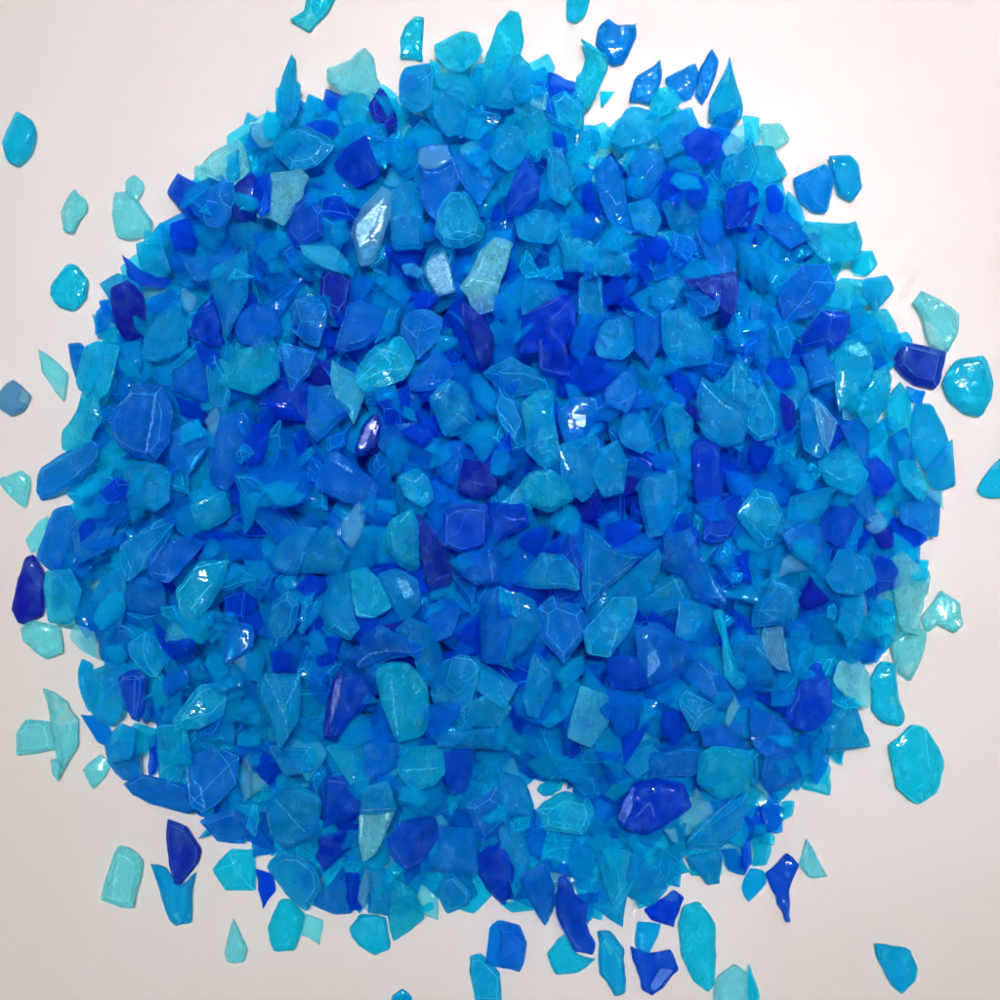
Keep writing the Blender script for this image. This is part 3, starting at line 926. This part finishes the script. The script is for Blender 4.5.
# ------------------------------------------------------------------ frosted ridges, scratches and scuffs seen on single chips
from mathutils.bvhtree import BVHTree
fm = {}
def frost_mat(kind):
    if kind in fm: return fm[kind]
    m = bpy.data.materials.new('frosted_' + kind); m.use_nodes = True; nt = m.node_tree; p = nt.nodes['Principled BSDF']
    c = FROST[kind]; w_ = (.34, .52, .72); f = .42
    tc = N_(nt, 'ShaderNodeTexCoord'); n_ = N_(nt, 'ShaderNodeTexNoise', Scale=1500.0, Detail=3.0, Roughness=.7); nt.links.new(tc.outputs['Object'], n_.inputs['Vector'])
    mx = N_(nt, 'ShaderNodeMix', data_type='RGBA'); mr = N_(nt, 'ShaderNodeMapRange'); mr.inputs[1].default_value = .30; mr.inputs[2].default_value = .70
    nt.links.new(n_.outputs[0], mr.inputs[0]); nt.links.new(mr.outputs[0], mx.inputs[0])
    mx.inputs[6].default_value = (*[a * .8 + b * .2 for a, b in zip(c, w_)], 1); mx.inputs[7].default_value = (*[a * (1 - f) + b * f for a, b in zip(c, w_)], 1)
    nt.links.new(mx.outputs[2], p.inputs['Base Color']); p.inputs['Roughness'].default_value = .5
    mo = N_(nt, 'ShaderNodeMapRange'); mo.inputs[1].default_value = .38; mo.inputs[2].default_value = .52; mo.inputs[3].default_value = .22; mo.inputs[4].default_value = .42
    nt.links.new(n_.outputs[0], mo.inputs[0]); nt.links.new(mo.outputs[0], p.inputs['Alpha'])
    fm[kind] = m; return m
bvh = {}
def tree(i):
    if i not in bvh:
        o = objs[i]
        dg = bpy.context.evaluated_depsgraph_get(); ev = o.evaluated_get(dg); me_ = ev.to_mesh()
        bvh[i] = BVHTree.FromPolygons([v.co.copy() for v in me_.vertices], [list(q.vertices) for q in me_.polygons]); ev.to_mesh_clear()
    return bvh[i]
bpy.context.view_layer.update()
allow = {}
for i in objs: allow[i] = objs[i].location
def probe(px, py, want=None):
    # a point on a chip under this place of the heap
    o = Vector((0, 0, HC * MM)); d = Vector(((px - 500) * S, (500 - py) * S, -HC)).normalized(); best = None
    for i in ([want] if want is not None else objs):
        lo = allow[i]
        if want is None:
            k = (HC * MM - lo.z) / -d.z
            if abs(d.x * k - lo.x) > .02 or abs(d.y * k - lo.y) > .02: continue
        h = tree(i).ray_cast(o - lo, d)
        if h[0] is not None and (best is None or h[3] < best[1]): best = (i, h[3], h[0], h[1])
    return best
nfeat = 0
for line in FEAT.strip().splitlines():
    if line[0] == '@': ox, oy = map(int, line[1:].split()); continue
    tok = line.split(); kd = tok[0]; wd = float(tok[1]) / 4 if kd == 'L' else 0
    pts = [(ox + float(a.split(',')[0]) / 4, oy + float(a.split(',')[1]) / 4) for a in tok[2 if kd == 'L' else 1:]]
    if kd == 'L':
        dense = []
        for a, b in zip(pts, pts[1:]):
            n_ = max(2, int(math.dist(a, b) / 1.5))
            dense += [(a[0] + (b[0] - a[0]) * t / n_, a[1] + (b[1] - a[1]) * t / n_) for t in range(n_)]
        dense.append(pts[-1])
    votes = {}
    for q in (dense if kd == 'L' else pts + [cen(pts)] * 3):
        h = probe(*q)
        if h: votes[h[0]] = votes.get(h[0], 0) + 1
    if not votes: continue
    i = max(votes, key=votes.get); bm = bmesh.new()
    if kd == 'L':
        rr = random.Random(len(line)); ph = rr.uniform(0, 9); prev = None
        for t, q in enumerate(dense):
            a, b = dense[max(0, t - 1)], dense[min(len(dense) - 1, t + 1)]; l = math.dist(a, b) or 1
            nx, ny = -(b[1] - a[1]) / l, (b[0] - a[0]) / l
            wob = .9 * math.sin(t * .5 + ph) * math.sin(t * .23 + ph); ww = wd * .5 * (.55 + .6 * abs(math.sin(t * .41 + ph))) * min(1, .35 + min(t, len(dense) - 1 - t) * .4)
            pr = []
            for sd in (-ww, ww):
                h = probe(q[0] + nx * (sd + wob * .6), q[1] + ny * (sd + wob * .6), i)
                pr.append(bm.verts.new(h[2] + h[3] * (.00004 if h[3].z > 0 else -.00004)) if h else None)
            if prev and all(prev) and all(pr) and (prev[0].co - pr[0].co).length < .0012: bm.faces.new((prev[0], prev[1], pr[1], pr[0]))
            prev = pr
    else:
        xs = [p[0] for p in pts]; ys = [p[1] for p in pts]; g = 1.0; grid = {}
        rr = random.Random(len(line))
        X, Y = np.meshgrid(np.arange(min(xs), max(xs) + g, g), np.arange(min(ys), max(ys) + g, g)); m = inside(pts, X, Y)
        def gv(a, b):
            if (a, b) not in grid:
                h = probe(X[a, b], Y[a, b], i) if 0 <= a < X.shape[0] and 0 <= b < X.shape[1] else None
                grid[a, b] = bm.verts.new(h[2] + h[3] * .00004) if h and h[3].z > 0 else None
            return grid[a, b]
        for a in range(X.shape[0] - 1):
            for b in range(X.shape[1] - 1):
                if m[a, b] and m[a + 1, b + 1]:
                    q = [gv(a, b), gv(a + 1, b), gv(a + 1, b + 1), gv(a, b + 1)]
                    if all(q) and max(v.co.z for v in q) - min(v.co.z for v in q) < .0012: bm.faces.new(q)
    bmesh.ops.delete(bm, geom=[v for v in bm.verts if not v.link_faces], context='VERTS')
    if len(bm.faces) < 4: bm.free(); continue
    fo = finish(bm, 'frosted_ridge' if kd == 'L' else 'frosted_face', [frost_mat(chips[i]['kind'])]); fo.parent = objs[i]; nfeat += 1
print('features', nfeat)

# ------------------------------------------------------------------ labels of the rest
NAME = dict(A=('mint green', 'pale mint'), T=('turquoise', 'cyan'), C=('cyan-blue', 'sky blue'), Z=('azure', 'clear azure'), B=('cobalt', 'deep blue'), V=('indigo', 'dark violet-blue'), W=('pale frosted blue', 'whitish blue'), S=('steel blue', 'grey blue'), P=('pale cyan', ''), Q=('light blue', ''))
def describe(c):
    p = c['poly']; H = hull(p); n = len(p); A = abs(area(p))
    xx = sum(x * x for x, y in p) / n; yy = sum(y * y for x, y in p) / n; xy = sum(x * y for x, y in p) / n
    t = (xx + yy) / 2; q = math.sqrt(((xx - yy) / 2) ** 2 + xy * xy); asp = math.sqrt((t + q) / max(t - q, 1e-6))
    ang = math.degrees(.5 * math.atan2(2 * xy, xx - yy)) % 180
    if A / abs(area(H)) < .86: shp = 'notched'
    elif asp > 2.1: shp = 'upright narrow' if 60 < ang < 120 else 'level narrow' if (ang < 30 or ang > 150) else 'slanting narrow'
    elif asp > 1.45: shp = 'upright oblong' if 60 < ang < 120 else 'level oblong' if (ang < 30 or ang > 150) else 'slanting oblong'
    elif n <= 3: shp = 'triangular'
    elif n <= 4: shp = 'four-sided'
    elif n == 5: shp = 'five-sided'
    else: shp = 'rounded'
    sz = 'small' if A < 34 else 'large' if A > 95 else 'medium-sized'
    return sz, NAME[c['kind']][0], shp
import re
def short(l):
    s = re.split(r",| with | beside | at | on | above | below | off | sticking | alone | leaning | hanging | jutting | ending | crossed | split | carrying | directly | under | behind | overhanging | near | cut | inside | touching | like | standing | shaped like | almost | wedged | overlapping | tapering | partly | lying | pointing | just | right | left | in | and | between | tip ", l)[0].strip()
    return s
marks = [(i, short(chips[i]['label'])) for i in objs if chips[i]['label'] and vis[i] > 40]
cnt = {}
for i, s in marks: cnt[s] = cnt.get(s, 0) + 1
PLAINW = set('big small large long tiny broad short thin wide azure cyan turquoise mint aqua cobalt blue indigo violet pale chip bright clear lone minute'.split())
marks = [(i, s) for i, s in marks if cnt[s] == 1 and len(s.split()) >= 2 and not set(re.split('[ -]', s)) <= PLAINW]
def ppx(c): k = HC / (HC - c['z']) / S; return 500 + c['cx'] * k, 500 - c['cy'] * k
DIRS = ['right of', 'below and right of', 'below', 'below and left of', 'left of', 'above and left of', 'above', 'above and right of']
used = {}
desc = {i: describe(chips[i]) for i in objs}
def sector(m, i):
    a = ppx(chips[m]); b = ppx(chips[i]); return int(((math.degrees(math.atan2(b[1] - a[1], b[0] - a[0])) + 22.5) % 360) // 45), math.dist(a, b)
taken = set(chips[i]['label'] for i in objs if chips[i]['label']); dupe = 0
for i in objs:
    c = chips[i]
    if c['label']: objs[i]['label'] = c['label']; continue
    opts = []
    for m, s in marks:
        sec, d = sector(m, i); opts.append((d, sec, m, s))
    opts.sort(); lab = None
    for lev in (0, 1, 2):
        for d, sec, m, s in opts[:6]:
            if d > 190: continue
            rivals = [sector(m, j)[1] for j in objs if j != i and j != m and desc[j] == desc[i] and sector(m, j)[0] == sec]
            near = [r for r in rivals if r < d]
            far = [r for r in rivals if r >= d]
            if lev == 0 and not [r for r in rivals if r < d * 2.2]: adv = ''
            elif lev == 1 and not near: adv = 'nearest one '
            elif lev == 2: adv = ['', 'second one ', 'third one ', 'fourth one ', 'fifth one ', 'sixth one '][min(5, len(near))]
            else: continue
            sz, cn, shp = desc[i]
            cand = f"{sz} {cn} {shp} chip, {adv}{DIRS[sec]} the {s}" if adv else f"{sz} {cn} {shp} chip {'just ' if d < 60 else ''}{DIRS[sec]} the {s}"
            cand = cand.replace('one just', 'just')
            if len(cand.split()) <= 16 and cand not in taken: lab = cand; break
        if lab: break
    if not lab:
        x, y = ppx(c); lab = f"{desc[i][0]} {desc[i][1]} {desc[i][2]} chip in the {'upper' if y < 500 else 'lower'} {'left' if x < 500 else 'right'} of the heap"; dupe += 1
    taken.add(lab); objs[i]['label'] = lab
print('marks', len(marks), 'fallback labels', dupe, 'unique', len({o['label'] for o in objs.values()}), len(objs))

# ------------------------------------------------------------------ cloth
bm = bmesh.new()
n = 120; W = 700
vs = [[None] * (n + 1) for _ in range(n + 1)]
for j in range(n + 1):
    for i in range(n + 1):
        x = (i / n - .5) * W; y = (j / n - .5) * W
        vs[j][i] = bm.verts.new((x * MM, y * MM, 0))
for j in range(n):
    for i in range(n): bm.faces.new((vs[j][i], vs[j][i + 1], vs[j + 1][i + 1], vs[j + 1][i]))
cm = bpy.data.materials.new('white_cloth'); cm.use_nodes = True; nt = cm.node_tree; L = nt.links.new
p = nt.nodes['Principled BSDF']; p.inputs['Roughness'].default_value = .55; p.inputs['Specular IOR Level'].default_value = .25
tc = N_(nt, 'ShaderNodeTexCoord')
n1 = N_(nt, 'ShaderNodeTexNoise', Scale=9.0, Detail=4.0); L(tc.outputs['Object'], n1.inputs['Vector'])
n2 = N_(nt, 'ShaderNodeTexNoise', Scale=900.0, Detail=3.0); L(tc.outputs['Object'], n2.inputs['Vector'])
n4 = N_(nt, 'ShaderNodeTexNoise', Scale=40.0, Detail=6.0, Roughness=.6); L(tc.outputs['Object'], n4.inputs['Vector'])
cr = N_(nt, 'ShaderNodeValToRGB'); L(n1.outputs[0], cr.inputs[0])
cr.color_ramp.elements[0].position = .35; cr.color_ramp.elements[0].color = (.41, .373, .345, 1)
cr.color_ramp.elements[1].position = .65; cr.color_ramp.elements[1].color = (.425, .39, .375, 1)
# faint grey smudges and specks of glass dust
sp = N_(nt, 'ShaderNodeMapRange'); L(n4.outputs[0], sp.inputs[0]); sp.inputs[1].default_value = .60; sp.inputs[2].default_value = .76
mxc = N_(nt, 'ShaderNodeMix', data_type='RGBA'); sf_ = N_(nt, 'ShaderNodeMath', operation='MULTIPLY'); L(sp.outputs[0], sf_.inputs[0]); sf_.inputs[1].default_value = .08
L(sf_.outputs[0], mxc.inputs[0]); L(cr.outputs[0], mxc.inputs[6]); mxc.inputs[7].default_value = (.34, .31, .285, 1)
L(mxc.outputs[2], p.inputs['Base Color'])
ad0 = N_(nt, 'ShaderNodeMath', operation='MULTIPLY_ADD'); L(n1.outputs[0], ad0.inputs[0]); ad0.inputs[1].default_value = 4.5; L(n4.outputs[0], ad0.inputs[2])
ad = N_(nt, 'ShaderNodeMath', operation='MULTIPLY_ADD'); L(n2.outputs[0], ad.inputs[0]); ad.inputs[1].default_value = .08; L(ad0.outputs[0], ad.inputs[2])
bp = N_(nt, 'ShaderNodeBump', Strength=.05, Distance=.0005); L(ad.outputs[0], bp.inputs['Height']); L(bp.outputs[0], p.inputs['Normal'])
cl = finish(bm, 'ground', [cm]); cl['kind'] = 'structure'; cl['label'] = 'smooth off-white cloth the glass is poured on'

# ------------------------------------------------------------------ light
w = bpy.data.worlds.new('World'); scene.world = w; w.use_nodes = True; nt = w.node_tree; L = nt.links.new
bg = nt.nodes['Background']; tc = N_(nt, 'ShaderNodeTexCoord'); sx = N_(nt, 'ShaderNodeSeparateXYZ'); L(tc.outputs['Generated'], sx.inputs[0])
# a pale room: bright sides, zenith dimmed to stand in for the unseen camera holder
mr = N_(nt, 'ShaderNodeValToRGB'); L(sx.outputs['Z'], mr.inputs[0]); e = mr.color_ramp.elements
e[0].position = 0; e[0].color = (.4, .4, .4, 1); e[1].position = 1; e[1].color = (.30, .30, .30, 1)
for q, v in ((.25, 1), (.8, 1), (.93, .45)): x = e.new(q); x.color = (v, v, v, 1)
ws = N_(nt, 'ShaderNodeMath', operation='MULTIPLY'); L(mr.outputs[0], ws.inputs[0]); ws.inputs[1].default_value = WS
sy = N_(nt, 'ShaderNodeMapRange'); L(sx.outputs['Y'], sy.inputs[0]); sy.inputs[1].default_value = -.8; sy.inputs[2].default_value = .8; sy.inputs[3].default_value = .45; sy.inputs[4].default_value = 1.55  # extra brightness added towards +Y so the facets differ more
wd_ = N_(nt, 'ShaderNodeMath', operation='MULTIPLY'); L(ws.outputs[0], wd_.inputs[0]); L(sy.outputs[0], wd_.inputs[1]); L(wd_.outputs[0], bg.inputs['Strength'])
bg.inputs['Color'].default_value = (1, .92, .88, 1)
def area_light(name, loc, target, size, power, color=(1, 1, 1)):
    l = bpy.data.lights.new(name, 'AREA'); l.shape = 'DISK'; l.size = size; l.energy = power; l.color = color
    o = bpy.data.objects.new(name, l); col.objects.link(o); o.location = loc
    o.rotation_euler = (Vector(target) - Vector(loc)).to_track_quat('-Z', 'Y').to_euler(); return o
def rad_power(L_, size): return L_ * math.pi * math.pi * (size / 2) ** 2     # radiance -> watts for a disk lamp
area_light('ceiling_lamp', (-.06, .30, 1.5), (0, 0, 0), .06, rad_power(1700, .06))
area_light('ceiling_lamp', (.06, .27, 1.5), (0, 0, 0), .06, rad_power(1700, .06))
# key: added lamp, upper right; its cone edge imitates the camera holder's shadow, lower left
k = area_light('added_key_lamp', (.17, .34, .98), (.035, .045, 0), .17, KEY, (.93, .93, 1)); k.data.spread = math.radians(SPR)

# ------------------------------------------------------------------ camera
cam = bpy.data.cameras.new('camera'); co = bpy.data.objects.new('camera', cam); col.objects.link(co); scene.camera = co
co.location = (0, 0, HC * MM); cam.sensor_width = 36; cam.lens = 36 * HC / (1000 * S); cam.clip_start = .01; cam.clip_end = 20
cam.dof.use_dof = True; cam.dof.focus_distance = (HC - 17) * MM; cam.dof.aperture_fstop = 17

scene.render.engine = 'CYCLES'
cy = scene.cycles
cy.max_bounces = 6; cy.transmission_bounces = 6; cy.diffuse_bounces = 4; cy.use_adaptive_sampling = True; cy.adaptive_threshold = .14; cy.adaptive_min_samples = 16; cy.glossy_bounces = 6; cy.transparent_max_bounces = 8
cy.caustics_refractive = True; cy.caustics_reflective = False; cy.blur_glossy = .6
cy.sample_clamp_indirect = 6; cy.use_denoising = True
vsn = scene.view_settings; vsn.view_transform = 'Standard'; vsn.look = 'None'; vsn.exposure = EXPO; vsn.gamma = 1
